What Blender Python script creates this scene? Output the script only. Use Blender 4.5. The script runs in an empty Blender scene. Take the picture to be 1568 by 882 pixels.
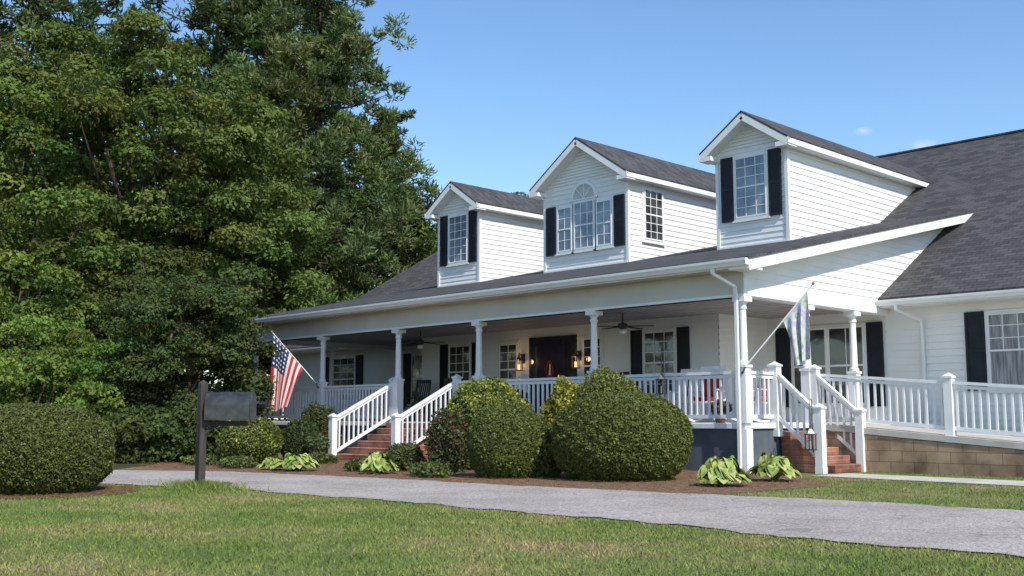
import bpy, bmesh, math, random
import numpy as np
from mathutils import Vector, Matrix
random.seed(7); rng=np.random.default_rng(11)
sc=bpy.context.scene
sc.view_settings.view_transform='Standard'; sc.view_settings.look='None'; sc.view_settings.exposure=0
# ---------------------------------------------------------------- camera
cd=bpy.data.cameras.new("camera"); cam=bpy.data.objects.new("camera",cd); sc.collection.objects.link(cam)
cam.location=(11.286,-16.816,1.0); cam.rotation_euler=(math.radians(96.88),0,math.radians(46))
cd.sensor_width=36; cd.lens=37.86; cd.clip_end=2000; cd.clip_start=.1; sc.camera=cam
# ---------------------------------------------------------------- light
SUN=Vector((0.66,-0.15,0.66)).normalized()
sd=bpy.data.lights.new("sun","SUN"); sd.energy=5.0; sd.angle=math.radians(.5); sd.color=(1,.95,.86)
so=bpy.data.objects.new("sun",sd); sc.collection.objects.link(so); so.rotation_euler=SUN.to_track_quat('Z','Y').to_euler(); so.location=(30,-5,40)
w=bpy.data.worlds.new("World"); sc.world=w; w.use_nodes=True; nt=w.node_tree; nt.nodes.clear()
wo=nt.nodes.new('ShaderNodeOutputWorld'); bg=nt.nodes.new('ShaderNodeBackground'); sky=nt.nodes.new('ShaderNodeTexSky')
sky.sky_type='NISHITA'; sky.sun_disc=False; sky.sun_elevation=math.asin(SUN.z); sky.sun_rotation=math.atan2(SUN.x,SUN.y)
sky.air_density=1.0; sky.dust_density=.25; sky.ozone_density=2.2; sky.altitude=100
bg.inputs[1].default_value=.15
hs=nt.nodes.new('ShaderNodeHueSaturation'); hs.inputs['Saturation'].default_value=1.12; hs.inputs['Value'].default_value=1.34
nt.links.new(sky.outputs[0],hs.inputs['Color'])
tc=nt.nodes.new('ShaderNodeTexCoord'); last=hs.outputs[0]
cn=nt.nodes.new('ShaderNodeTexNoise'); cn.inputs['Scale'].default_value=160; cn.inputs['Detail'].default_value=5; nt.links.new(tc.outputs['Generated'],cn.inputs['Vector'])
for d,rad in(((-.447,.859,.249),.009),((-.405,.884,.233),.013)):
    mp=nt.nodes.new('ShaderNodeMapping'); v=Vector(d).normalized(); mp.inputs['Location'].default_value=(-v.x,-v.y,-v.z*2.2); mp.inputs['Scale'].default_value=(1,1,2.2); nt.links.new(tc.outputs['Generated'],mp.inputs[0])
    ln=nt.nodes.new('ShaderNodeVectorMath'); ln.operation='LENGTH'; nt.links.new(mp.outputs[0],ln.inputs[0])
    mr_=nt.nodes.new('ShaderNodeMapRange'); mr_.inputs[1].default_value=rad; mr_.inputs[2].default_value=0; nt.links.new(ln.outputs['Value'],mr_.inputs[0])
    mu=nt.nodes.new('ShaderNodeMath'); mu.operation='MULTIPLY'; nt.links.new(mr_.outputs[0],mu.inputs[0]); nt.links.new(cn.outputs[0],mu.inputs[1])
    mx=nt.nodes.new('ShaderNodeMixRGB'); nt.links.new(mu.outputs[0],mx.inputs[0]); nt.links.new(last,mx.inputs[1]); mx.inputs[2].default_value=(6,6,6.2,1); last=mx.outputs[0]
nt.links.new(last,bg.inputs[0]); nt.links.new(bg.outputs[0],wo.inputs[0])
# ---------------------------------------------------------------- materials
def M(name): 
    m=bpy.data.materials.new(name); m.use_nodes=True; n=m.node_tree.nodes; l=m.node_tree.links
    return m,n,l,n['Principled BSDF']
def coord(n): 
    g=n.new('ShaderNodeNewGeometry'); return g.outputs['Position']
def ramp(n,cols):
    r=n.new('ShaderNodeValToRGB'); e=r.color_ramp.elements
    e[0].position=cols[0][0]; e[0].color=(*cols[0][1],1); e[1].position=cols[-1][0]; e[1].color=(*cols[-1][1],1)
    for p,c in cols[1:-1]:
        x=e.new(p); x.color=(*c,1)
    return r
def noisemat(name,c1,c2,scale=3,rough=.7,bump=0,bscale=60,spec=.3,detail=6,stretch=None,metal=0):
    m,n,l,b=M(name); p=coord(n)
    if stretch:
        mp=n.new('ShaderNodeMapping'); mp.inputs['Scale'].default_value=stretch; l.new(p,mp.inputs[0]); p=mp.outputs[0]
    t=n.new('ShaderNodeTexNoise'); t.inputs['Scale'].default_value=scale; t.inputs['Detail'].default_value=detail; l.new(p,t.inputs['Vector'])
    r=ramp(n,[(.35,c1),(.65,c2)]); l.new(t.outputs[0],r.inputs[0]); l.new(r.outputs[0],b.inputs['Base Color'])
    b.inputs['Roughness'].default_value=rough; b.inputs['Specular IOR Level'].default_value=spec; b.inputs['Metallic'].default_value=metal
    if bump:
        t2=n.new('ShaderNodeTexNoise'); t2.inputs['Scale'].default_value=bscale; t2.inputs['Detail'].default_value=4; l.new(p,t2.inputs['Vector'])
        bp=n.new('ShaderNodeBump'); bp.inputs['Strength'].default_value=bump; bp.inputs['Distance'].default_value=.02; l.new(t2.outputs[0],bp.inputs['Height']); l.new(bp.outputs[0],b.inputs['Normal'])
    return m
white=noisemat("white_vinyl",(.77,.76,.735),(.82,.815,.795),1.2,.5)
trim=noisemat("white_trim",(.78,.78,.77),(.83,.83,.82),2,.42)
paint=noisemat("porch_paint",(.73,.73,.725),(.79,.79,.785),4,.5)
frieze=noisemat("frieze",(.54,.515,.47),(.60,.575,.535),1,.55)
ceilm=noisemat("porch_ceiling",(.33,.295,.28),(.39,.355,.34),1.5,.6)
shut=noisemat("shutter_black",(.010,.012,.020),(.016,.018,.028),5,.5)
slate=noisemat("stucco_slate",(.075,.09,.11),(.115,.13,.155),2.5,.85,.3)
black=noisemat("black_metal",(.02,.02,.021),(.05,.05,.05),9,.3,.1,30,.7)
darkwood=noisemat("weathered_post",(.035,.03,.028),(.07,.06,.055),8,.85,.4,40,stretch=(1,1,.15))
bark=noisemat("bark",(.05,.035,.025),(.13,.095,.07),3,.95,.8,14,stretch=(1,1,.25))
concrete=noisemat("concrete",(.42,.39,.35),(.55,.52,.47),2,.9,.2)
terra=noisemat("terracotta",(.30,.11,.06),(.42,.18,.10),6,.8)
red=noisemat("red_cushion",(.35,.02,.02),(.5,.04,.03),6,.8)
doorm=noisemat("door_paint",(.012,.012,.028),(.03,.025,.045),3,.35)
mulch=noisemat("mulch_ground",(.12,.068,.042),(.25,.155,.10),9,.95,.8,40)
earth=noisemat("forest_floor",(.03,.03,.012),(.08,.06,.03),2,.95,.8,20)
fanl=noisemat("fanlight",(.42,.43,.42),(.55,.55,.53),5,.3)
def m_glass(name,c1,c2):
    m,n,l,b=M(name); p=coord(n); t=n.new('ShaderNodeTexNoise'); t.inputs['Scale'].default_value=1.6; l.new(p,t.inputs['Vector'])
    r=ramp(n,[(.4,c1),(.6,c2)]); l.new(t.outputs[0],r.inputs[0]); l.new(r.outputs[0],b.inputs['Base Color'])
    b.inputs['Roughness'].default_value=.06; b.inputs['Specular IOR Level'].default_value=.9
    t3=n.new('ShaderNodeTexNoise'); t3.inputs['Scale'].default_value=2.2; l.new(p,t3.inputs['Vector'])
    bp=n.new('ShaderNodeBump'); bp.inputs['Strength'].default_value=.25; bp.inputs['Distance'].default_value=.02; l.new(t3.outputs[0],bp.inputs['Height']); l.new(bp.outputs[0],b.inputs['Normal'])
    return m
glass=m_glass("window_glass",(.12,.155,.20),(.26,.31,.37)); dglass=m_glass("porch_glass",(.02,.022,.024),(.07,.075,.075))
curtain=noisemat("curtain",(.12,.125,.13),(.38,.39,.40),5,.3,stretch=(4,4,.3))
def m_shingle():
    m,n,l,b=M("shingles"); p=coord(n)
    br=n.new('ShaderNodeTexBrick'); l.new(p,br.inputs['Vector'])
    br.inputs['Scale'].default_value=1; br.inputs['Brick Width'].default_value=.26; br.inputs['Row Height'].default_value=.125
    br.inputs['Mortar Size'].default_value=.006; br.inputs['Color1'].default_value=(.052,.052,.055,1); br.inputs['Color2'].default_value=(.098,.097,.10,1); br.inputs['Mortar'].default_value=(.022,.022,.025,1)
    t=n.new('ShaderNodeTexNoise'); t.inputs['Scale'].default_value=30; t.inputs['Detail'].default_value=5; t.inputs['Roughness'].default_value=.7; l.new(p,t.inputs['Vector'])
    r=ramp(n,[(.3,(.75,.75,.75)),(.7,(1.3,1.29,1.27))]); l.new(t.outputs[0],r.inputs[0])
    mx=n.new('ShaderNodeMixRGB'); mx.blend_type='MULTIPLY'; mx.inputs[0].default_value=1; l.new(br.outputs[0],mx.inputs[1]); l.new(r.outputs[0],mx.inputs[2]); l.new(mx.outputs[0],b.inputs['Base Color'])
    b.inputs['Roughness'].default_value=.9; b.inputs['Specular IOR Level'].default_value=.15
    bp=n.new('ShaderNodeBump'); bp.inputs['Strength'].default_value=.6; bp.inputs['Distance'].default_value=.01; l.new(br.outputs['Color'],bp.inputs['Height']); l.new(bp.outputs[0],b.inputs['Normal'])
    return m
shingle=m_shingle()
def m_brick(name,a,bc,mo,w_,h_,lo=.5):
    m,n,l,b=M(name); p=coord(n); s=n.new('ShaderNodeSeparateXYZ'); l.new(p,s.inputs[0]); ad=n.new('ShaderNodeMath'); l.new(s.outputs[0],ad.inputs[0]); l.new(s.outputs[1],ad.inputs[1])
    c=n.new('ShaderNodeCombineXYZ'); l.new(ad.outputs[0],c.inputs[0]); l.new(s.outputs[2],c.inputs[1])
    br=n.new('ShaderNodeTexBrick'); l.new(c.outputs[0],br.inputs['Vector']); br.inputs['Scale'].default_value=1; br.inputs['Brick Width'].default_value=w_; br.inputs['Row Height'].default_value=h_; br.inputs['Mortar Size'].default_value=.008
    br.inputs['Color1'].default_value=(*a,1); br.inputs['Color2'].default_value=(*bc,1); br.inputs['Mortar'].default_value=(*mo,1)
    t=n.new('ShaderNodeTexNoise'); t.inputs['Scale'].default_value=2.2; t.inputs['Detail'].default_value=8; l.new(p,t.inputs['Vector'])
    r=ramp(n,[(.35,(lo,lo*.93,lo*.87)),(.62,(1.2,1.2,1.2))]); l.new(t.outputs[0],r.inputs[0])
    mx=n.new('ShaderNodeMixRGB'); mx.blend_type='MULTIPLY'; mx.inputs[0].default_value=1; l.new(br.outputs[0],mx.inputs[1]); l.new(r.outputs[0],mx.inputs[2]); l.new(mx.outputs[0],b.inputs['Base Color']); b.inputs['Roughness'].default_value=.9
    return m
brick=m_brick("brick",(.26,.085,.05),(.34,.13,.08),(.3,.2,.15),.21,.075)
block=m_brick("retaining_block",(.30,.205,.13),(.37,.26,.17),(.19,.13,.085),.45,.2,.5)
def m_leaf(name,rough=.5,trans=.35,spec=.2):
    m,n,l,b=M(name); a=n.new('ShaderNodeAttribute'); a.attribute_name='Col'
    l.new(a.outputs[0],b.inputs['Base Color']); b.inputs['Roughness'].default_value=rough; b.inputs['Specular IOR Level'].default_value=spec
    tr=n.new('ShaderNodeBsdfTranslucent'); mu=n.new('ShaderNodeMixRGB'); mu.blend_type='MULTIPLY'; mu.inputs[0].default_value=1; mu.inputs[2].default_value=(1.4,1.5,.7,1); l.new(a.outputs[0],mu.inputs[1]); l.new(mu.outputs[0],tr.inputs[0])
    mx=n.new('ShaderNodeMixShader'); mx.inputs[0].default_value=trans; l.new(b.outputs[0],mx.inputs[1]); l.new(tr.outputs[0],mx.inputs[2]); l.new(mx.outputs[0],n['Material Output'].inputs[0])
    return m
leafm=m_leaf("leaf",.6,.28,.12); needlem=m_leaf("needle",.6,.25,.1); boxm=m_leaf("box_leaf",.5,.2,.25)
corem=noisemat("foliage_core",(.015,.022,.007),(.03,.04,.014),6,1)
def grasscol(n,l,p):
    t=n.new('ShaderNodeTexNoise'); t.inputs['Scale'].default_value=.6; t.inputs['Detail'].default_value=9; t.inputs['Roughness'].default_value=.7; l.new(p,t.inputs['Vector'])
    r=ramp(n,[(.34,(.095,.145,.028)),(.46,(.14,.182,.042)),(.55,(.195,.205,.065)),(.66,(.29,.22,.12))]); l.new(t.outputs[0],r.inputs[0])
    return r.outputs[0]
def m_lawn():
    m,n,l,b=M("lawn_soil"); p=coord(n); g=grasscol(n,l,p)
    t=n.new('ShaderNodeTexNoise'); t.inputs['Scale'].default_value=38; t.inputs['Detail'].default_value=6; l.new(p,t.inputs['Vector'])
    r=ramp(n,[(.35,(.55,.52,.5)),(.65,(1.15,1.15,1.1))]); l.new(t.outputs[0],r.inputs[0])
    mx=n.new('ShaderNodeMixRGB'); mx.blend_type='MULTIPLY'; mx.inputs[0].default_value=1; l.new(g,mx.inputs[1]); l.new(r.outputs[0],mx.inputs[2]); l.new(mx.outputs[0],b.inputs['Base Color']); b.inputs['Roughness'].default_value=.95
    bp=n.new('ShaderNodeBump'); bp.inputs['Strength'].default_value=.8; bp.inputs['Distance'].default_value=.03; l.new(t.outputs[0],bp.inputs['Height']); l.new(bp.outputs[0],b.inputs['Normal'])
    return m
lawnm=m_lawn()
def m_blade():
    m,n,l,b=M("grass_blade"); p=coord(n); g=grasscol(n,l,p); a=n.new('ShaderNodeAttribute'); a.attribute_name='Col'
    mx=n.new('ShaderNodeMixRGB'); mx.blend_type='MULTIPLY'; mx.inputs[0].default_value=1; l.new(g,mx.inputs[1]); l.new(a.outputs[0],mx.inputs[2]); l.new(mx.outputs[0],b.inputs['Base Color']); b.inputs['Roughness'].default_value=.6; b.inputs['Specular IOR Level'].default_value=.2
    return m
bladem=m_blade()
def m_asphalt():
    m,n,l,b=M("asphalt"); p=coord(n)
    t=n.new('ShaderNodeTexNoise'); t.inputs['Scale'].default_value=.8; t.inputs['Detail'].default_value=8; l.new(p,t.inputs['Vector'])
    r=ramp(n,[(.3,(.32,.285,.262)),(.7,(.43,.388,.36))]); l.new(t.outputs[0],r.inputs[0])
    v=n.new('ShaderNodeTexVoronoi'); v.inputs['Scale'].default_value=55; l.new(p,v.inputs['Vector'])
    r2=ramp(n,[(0,(.5,.5,.5)),(1,(1.4,1.4,1.4))]); l.new(v.outputs['Color'],r2.inputs[0])
    mx=n.new('ShaderNodeMixRGB'); mx.blend_type='MULTIPLY'; mx.inputs[0].default_value=1; l.new(r.outputs[0],mx.inputs[1]); l.new(r2.outputs[0],mx.inputs[2])
    vc=n.new('ShaderNodeTexVoronoi'); vc.feature='DISTANCE_TO_EDGE'; vc.inputs['Scale'].default_value=.45
    dn=n.new('ShaderNodeTexNoise'); dn.inputs['Scale'].default_value=2.5; l.new(p,dn.inputs['Vector']); va=n.new('ShaderNodeVectorMath'); va.operation='MULTIPLY_ADD'; va.inputs[1].default_value=(.8,.8,.8); l.new(dn.outputs['Color'],va.inputs[0]); l.new(p,va.inputs[2]); l.new(va.outputs[0],vc.inputs['Vector'])
    r3=ramp(n,[(.0,(.5,.5,.5)),(.012,(1,1,1))]); l.new(vc.outputs['Distance'],r3.inputs[0])
    m2=n.new('ShaderNodeMixRGB'); m2.blend_type='MULTIPLY'; m2.inputs[0].default_value=.6; l.new(mx.outputs[0],m2.inputs[1]); l.new(r3.outputs[0],m2.inputs[2]); l.new(m2.outputs[0],b.inputs['Base Color']); b.inputs['Roughness'].default_value=.9; b.inputs['Specular IOR Level'].default_value=.1
    bp=n.new('ShaderNodeBump'); bp.inputs['Strength'].default_value=.5; bp.inputs['Distance'].default_value=.008; l.new(v.outputs['Distance'],bp.inputs['Height']); l.new(bp.outputs[0],b.inputs['Normal'])
    return m
asphalt=m_asphalt()
# ---------------------------------------------------------------- builders
def empty(name,loc=(0,0,0)):
    e=bpy.data.objects.new(name,None); sc.collection.objects.link(e); e.location=loc; e.empty_display_size=.3; return e
def obj(name,me,mat,parent=None):
    o=bpy.data.objects.new(name,me); sc.collection.objects.link(o)
    if mat is not None and len(me.materials)==0: me.materials.append(mat)
    if parent: o.parent=parent
    return o
class B:
    def __init__(s): s.v=[]; s.f=[]; s.m=[]; s.mats=[]
    def mi(s,mat):
        if mat not in s.mats: s.mats.append(mat)
        return s.mats.index(mat)
    def add(s,vs,fs,mat):
        o=len(s.v); s.v+= [tuple(v) for v in vs]; k=s.mi(mat)
        for f in fs: s.f.append(tuple(i+o for i in f)); s.m.append(k)
    BF=[(0,3,2,1),(4,5,6,7),(0,1,5,4),(1,2,6,5),(2,3,7,6),(3,0,4,7)]
    def box(s,x0,x1,y0,y1,z0,z1,mat,F=None):
        p=[(x0,y0,z0),(x1,y0,z0),(x1,y1,z0),(x0,y1,z0),(x0,y0,z1),(x1,y0,z1),(x1,y1,z1),(x0,y1,z1)]
        if F: p=[F(*q) for q in p]
        s.add(p,s.BF,mat)
    def beam(s,p,q,w,h,mat):
        p=Vector(p);q=Vector(q);d=(q-p).normalized(); up=Vector((0,0,1)) if abs(d.z)<.95 else Vector((0,1,0))
        sx=d.cross(up).normalized()*w/2; uz=sx.cross(d).normalized()*h/2
        vs=[p-sx-uz,p+sx-uz,p+sx+uz,p-sx+uz,q-sx-uz,q+sx-uz,q+sx+uz,q-sx+uz]; s.add(vs,[(0,1,2,3),(7,6,5,4),(0,4,5,1),(1,5,6,2),(2,6,7,3),(3,7,4,0)],mat)
    def cyl(s,p,q,r0,r1,mat,n=12):
        p=Vector(p);q=Vector(q);d=(q-p).normalized(); a=d.orthogonal().normalized(); b=d.cross(a); vs=[]
        for c,r in((p,r0),(q,r1)):
            for i in range(n): t=2*math.pi*i/n; vs.append(c+(a*math.cos(t)+b*math.sin(t))*r)
        fs=[(i,(i+1)%n,n+(i+1)%n,n+i) for i in range(n)]+[tuple(range(n))[::-1],tuple(range(n,2*n))]
        s.add(vs,fs,mat)
    def tube(s,pts,rs,mat,n=8):
        for i in range(len(pts)-1): s.cyl(pts[i],pts[i+1],rs[i],rs[i+1],mat,n)
    def lathe(s,c,prof,mat,n=16):
        vs=[];fs=[]
        for r,z in prof:
            for i in range(n): t=2*math.pi*i/n; vs.append((c[0]+r*math.cos(t),c[1]+r*math.sin(t),c[2]+z))
        for j in range(len(prof)-1):
            for i in range(n): fs.append((j*n+i,j*n+(i+1)%n,(j+1)*n+(i+1)%n,(j+1)*n+i))
        s.add(vs,fs,mat)
    def slab(s,pts,th,mat):
        P=[Vector(p) for p in pts]; nrm=(P[1]-P[0]).cross(P[2]-P[0]).normalized()
        if nrm.z<0: P=P[::-1]; nrm=-nrm
        n=len(P); Q=[p-nrm*th for p in P]
        s.add(P+Q,[tuple(range(n)),tuple(range(2*n-1,n-1,-1))]+[(i,i+n,(i+1)%n+n,(i+1)%n) for i in range(n)],mat)
    def poly(s,pts,mat): s.add(pts,[tuple(range(len(pts)))],mat)
    def siding(s,F,poly,mat,ex=.15,dep=.015,n0=0.0):
        us=[p[0] for p in poly]; zs=[p[1] for p in poly]; bm=bmesh.new(); z=min(zs); u0,u1=min(us),max(us)
        while z<max(zs):
            v=[bm.verts.new(c) for c in((u0,n0+.001,z),(u1,n0+.001,z),(u1,n0+dep,z),(u0,n0+dep,z),(u1,n0+.001,z+ex),(u0,n0+.001,z+ex))]
            bm.faces.new((v[0],v[1],v[2],v[3])); bm.faces.new((v[3],v[2],v[4],v[5])); z+=ex
        k=len(poly)
        for i in range(k):
            a=poly[i]; b=poly[(i+1)%k]; no=(b[1]-a[1],0,-(b[0]-a[0]))
            bmesh.ops.bisect_plane(bm,geom=bm.verts[:]+bm.edges[:]+bm.faces[:],plane_co=(a[0],0,a[1]),plane_no=no,clear_outer=True)
        bm.verts.index_update(); vs=[F(*v.co) for v in bm.verts]; fs=[tuple(v.index for v in f.verts) for f in bm.faces]; bm.free(); s.add(vs,fs,mat)
    def make(s,name,parent=None,smooth=False,bevel=0):
        me=bpy.data.meshes.new(name); me.from_pydata(s.v,[],s.f)
        for m in s.mats: me.materials.append(m)
        me.polygons.foreach_set('material_index',s.m)
        if smooth: me.polygons.foreach_set('use_smooth',[True]*len(s.f))
        me.update(); o=obj(name,me,None,parent)
        if bevel:
            b=o.modifiers.new('bevel','BEVEL'); b.width=bevel; b.segments=1; b.limit_method='ANGLE'
        return o
def FY(Y): return lambda u,n,z:(u,Y-n,z)        # facing -Y
def FX(X): return lambda u,n,z:(X+n,u,z)        # facing +X
def FXn(X): return lambda u,n,z:(X-n,-u,z)
# ---------------------------------------------------------------- HOUSE
H=empty("white_farmhouse")
FL=.905
pr=lambda y:3.98+.22*y
mr=lambda y:3.62+.57*(y-5.09)
b=B()
b.siding(FY(3.5),[(-13.6,FL),(-3,FL),(-3,3.4),(-13.6,3.4)],white)
b.siding(FX(-3),[(3.5,FL),(5.5,FL),(5.5,3.4),(3.5,3.4)],white)
b.siding(FY(5.5),[(-3,FL),(-.0,FL),(-.0,3.4),(-3,3.4)],white)
b.siding(FY(5.5),[(-.0,.5),(6.6,.5),(6.6,3.6),(-.0,3.6)],white,.15,.024)
b.siding(FY(5.5),[(-24,.5),(-13.6,.5),(-13.6,3.6),(-24,3.6)],white)
b.siding(FX(6.6),[(5.5,.5),(24.5,.5),(24.5,3.6),(15,9.0),(5.5,3.6)],white)
b.siding(FXn(-24),[(-24.5,.5),(-5.5,.5),(-5.5,3.6),(-15,9.0),(-24.5,3.6)],white)
b.siding(FX(.10),[(-.1,3.42),(5.6,3.42),(9.25,5.98),(-.1,3.91)],white)
b.siding(FXn(-17.2),[(-9.25,5.98),(-5.6,3.42),(.1,3.42),(.1,3.91)],white)
b.make("siding_walls",H)
b=B()
b.box(-24.02,6.62,5.53,24.5,0,.5,brick); b.box(-24,6.6,24.4,24.5,.5,3.7,white)
b.make("foundation",H)
b=B()
b.box(-17.2,.0,0.02,.25,0,.80,slate); b.box(-.22,.0,.25,5.5,0,.80,slate); b.box(-17.2,-17.0,.25,5.5,0,.80,slate)
b.make("porch_foundation",H)
b=B()
b.box(-17.24,.05,-.06,5.5,.80,FL,paint); b.make("porch_floor",H,bevel=.01)
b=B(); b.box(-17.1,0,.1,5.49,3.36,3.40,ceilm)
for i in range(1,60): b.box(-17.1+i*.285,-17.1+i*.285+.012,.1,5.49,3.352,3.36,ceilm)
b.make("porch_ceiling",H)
b=B()
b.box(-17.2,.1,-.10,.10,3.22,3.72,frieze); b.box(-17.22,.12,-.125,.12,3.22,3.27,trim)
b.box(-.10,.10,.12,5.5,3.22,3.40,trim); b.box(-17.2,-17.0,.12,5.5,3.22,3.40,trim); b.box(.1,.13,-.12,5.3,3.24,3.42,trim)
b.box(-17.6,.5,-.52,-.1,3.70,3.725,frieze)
b.box(-17.62,.52,-.545,-.52,3.69,3.86,trim)
b.make("porch_beam",H)
b=B()
b.slab([(-17.68,-.60,pr(-.6)+.02),(.56,-.60,pr(-.6)+.02),(.56,9.34,pr(9.34)+.02),(-17.68,9.34,pr(9.34)+.02)],.05,shingle)
b.slab([(-24.5,5.0,mr(5.0)),(7.1,5.0,mr(5.0)),(7.1,15,mr(15)),(-24.5,15,mr(15))],.07,shingle)
b.slab([(-24.5,15,mr(15)),(7.1,15,mr(15)),(7.1,25,mr(5)),(-24.5,25,mr(5))],.07,shingle)
b.beam((-24.5,15,mr(15)+.0),(7.1,15,mr(15)+.0),.22,.05,shingle)
b.make("roof",H)
b=B()
for X,s in((.52,1),(-17.64,-1)):
    b.beam((X,-.56,pr(-.56)-.135),(X,9.25,pr(9.25)-.135),.035,.20,trim)
    xa,xb=(.13,.50) if s>0 else(-17.62,-17.22)
    b.slab([(xa,-.5,pr(-.5)-.17),(xb,-.5,pr(-.5)-.17),(xb,9.1,pr(9.1)-.17),(xa,9.1,pr(9.1)-.17)],.02,trim)
    b.box(min(X,X-s*.42),max(X,X-s*.42),-.56,-.1,3.66,3.72,trim)
for X in(-24.45,7.06):
    b.beam((X,4.95,mr(4.95)-.17),(X,15,mr(15)-.17),.035,.2,trim); b.beam((X,25,mr(5)-.17),(X,15,mr(15)-.17),.035,.2,trim)
for a,c in((.14,7.05),(-24.4,-17.26)):
    b.box(a,c,4.98,5.02,3.36,3.52,trim); b.box(a,c,5.02,5.48,3.36,3.385,trim)
b.make("rake_and_fascia",H)
def gutter(b,x0,x1,Y,z):
    pf=[(0,0),(-.08,0),(-.10,.04),(-.13,.08),(-.135,.125),(-.12,.125),(-.115,.09),(-.01,.09),(-.01,.125),(0,.125)]
    n=len(pf); vs=[(x0,Y+p[0],z+p[1]) for p in pf]+[(x1,Y+p[0],z+p[1]) for p in pf]
    b.add(vs,[(i,(i+1)%n,(i+1)%n+n,i+n) for i in range(n)],trim)
    b.box(x0-.004,x0,Y-.13,Y,z,z+.12,trim); b.box(x1,x1+.004,Y-.13,Y,z,z+.12,trim)
b=B()
gutter(b,-17.64,.54,-.547,3.715); gutter(b,.14,7.1,4.978,3.385); gutter(b,-24.5,-17.26,4.978,3.385)
def spout(pts):
    for i in range(len(pts)-1): b.beam(pts[i],pts[i+1],.06,.05,trim)
spout([(-.22,-.6,3.72),(-.22,-.6,3.62),(-.02,-.2,3.40),(-.02,-.17,3.2),(-.02,-.17,.12),(.0,-.35,.05)])
spout([(.55,4.92,3.4),(.55,4.92,3.28),(.87,5.40,3.05),(.87,5.43,2.9),(.87,5.43,.6)])
b.make("gutters_downspouts",H)
b=B()
for x,y in[(0,0),(-3.66,0),(-7.23,0),(-10.25,0),(-13.6,0),(-17.1,0),(0,2.2),(0,4.05),(-17.1,2.7)]:
    b.box(x-.095,x+.095,y-.095,y+.095,FL,1.92,paint); b.box(x-.115,x+.115,y-.115,y+.115,1.92,1.97,paint)
    b.lathe((x,y,0),[(.10,1.97),(.10,2.02),(.078,2.05),(.076,2.3),(.066,2.98),(.085,3.0),(.085,3.03),(.07,3.05),(.07,3.08),(.11,3.13)],paint)
    b.box(x-.13,x+.13,y-.13,y+.13,3.13,3.22,paint)
b.box(-.1,.1,-.115,.085,0,.80,paint)
b.make("porch_columns",H)
b=B()
def rail(p,q,pad=.0):
    p=Vector(p);q=Vector(q);d=q-p; L=math.hypot(d.x,d.y); 
    b.beam(p+Vector((0,0,.93)),q+Vector((0,0,.93)),.09,.055,paint); b.beam(p+Vector((0,0,.86)),q+Vector((0,0,.86)),.04,.06,paint)
    b.beam(p+Vector((0,0,.12)),q+Vector((0,0,.12)),.05,.07,paint)
    n=max(2,int(L/.135))
    for i in range(1,n):
        c=p+d*(i/n); hw=.019; b.box(c.x-hw,c.x+hw,c.y-hw,c.y+hw,c.z+.12,c.z+.86,paint)
def newel(x,y,z0,z1,w=.075):
    b.box(x-w,x+w,y-w,y+w,z0,z1,paint); b.box(x-w-.02,x+w+.02,y-w-.02,y+w+.02,z1,z1+.035,paint); b.box(x-w-.005,x+w+.005,y-w-.005,y+w+.005,z0,z0+.12,paint)
    vs=[(x-w-.01,y-w-.01,z1+.035),(x+w+.01,y-w-.01,z1+.035),(x+w+.01,y+w+.01,z1+.035),(x-w-.01,y+w+.01,z1+.035),(x,y,z1+.10)]
    b.add(vs,[(0,1,4),(1,2,4),(2,3,4),(3,0,4)],paint)
f=FL
for a,c in((-.1,-3.56),(-3.76,-7.13),(-7.33,-7.9),(-10.5,-13.5),(-13.7,-17.0)): rail((a,0,f),(c,0,f))
rail((0,.1,f),(0,.92,f))
rail((-17.1,.1,f),(-17.1,2.6,f)); rail((-17.1,2.8,f),(-17.1,5.4,f))
for x in(-7.98,-10.42): newel(x,-.02,f-.1,1.93); newel(x,-1.82,-.05,1.02)
for x in(-7.98,-10.42): rail((x,-.1,f),(x,-1.78,.06))
newel(.02,1.0,f-.25,1.97,.085); newel(.16,2.2,f-.25,1.95,.075); newel(1.0,.88,0,1.17); newel(1.13,2.12,0,1.12)
rail((.08,.98,f),(.94,.89,.18)); rail((.2,2.17,f),(1.08,2.12,.18))
rz=lambda x:f-x/12.5
px=[.25,2.8,5.4,7.9]
for i in range(3):
    rail((px[i],2.25,rz(px[i])+.02),(px[i+1],2.25,rz(px[i+1])+.02)); newel(px[i+1],2.25,rz(px[i+1])-.25,rz(px[i+1])+1.03)
b.make("railings",H)
b=B()
for i in range(6): b.box(-10.33,-8.07,-1.75+.29*i,-.062,.15*i if i else 0,.15*(i+1) if i<5 else .88,brick)
b.make("front_steps",H,bevel=.012)
b=B()
for i in range(5): b.box(.06,1.17-.225*i,1.08,2.03,.15*i,.15*(i+1),brick)
b.make("side_steps",H,bevel=.012)
b=B()
vs=[(.3,2.12,0),(8,2.12,0),(8,2.12,rz(8)-.12),(.3,2.12,rz(.3)-.12),(.3,2.32,0),(8,2.32,0),(8,2.32,rz(8)-.12),(.3,2.32,rz(.3)-.12)]
b.add(vs,[(0,1,2,3),(3,2,6,7),(1,5,6,2),(0,3,7,4),(4,7,6,5)],block)
b.slab([(.06,2.10,rz(0)),(8,2.10,rz(8)),(8,4.2,rz(8)),(.06,4.2,rz(0))],.11,concrete)
b.make("wheelchair_ramp",H)
def shutter(b,F,u0,u1,z0,z1):
    b.box(u0,u1,.026,.05,z0,z1,shut,F)
    for a,c in((u0,u0+.05),(u1-.05,u1)): b.box(a,c,.05,.066,z0,z1,shut,F)
    for z in(z0,(z0+z1)/2-.03,z1-.06): b.box(u0+.05,u1-.05,.05,.066,z,z+.06,shut,F)
    z=z0+.09
    while z<z1-.1:
        b.box(u0+.05,u1-.05,.05,.060,z,z+.022,shut,F); z+=.05
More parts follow.
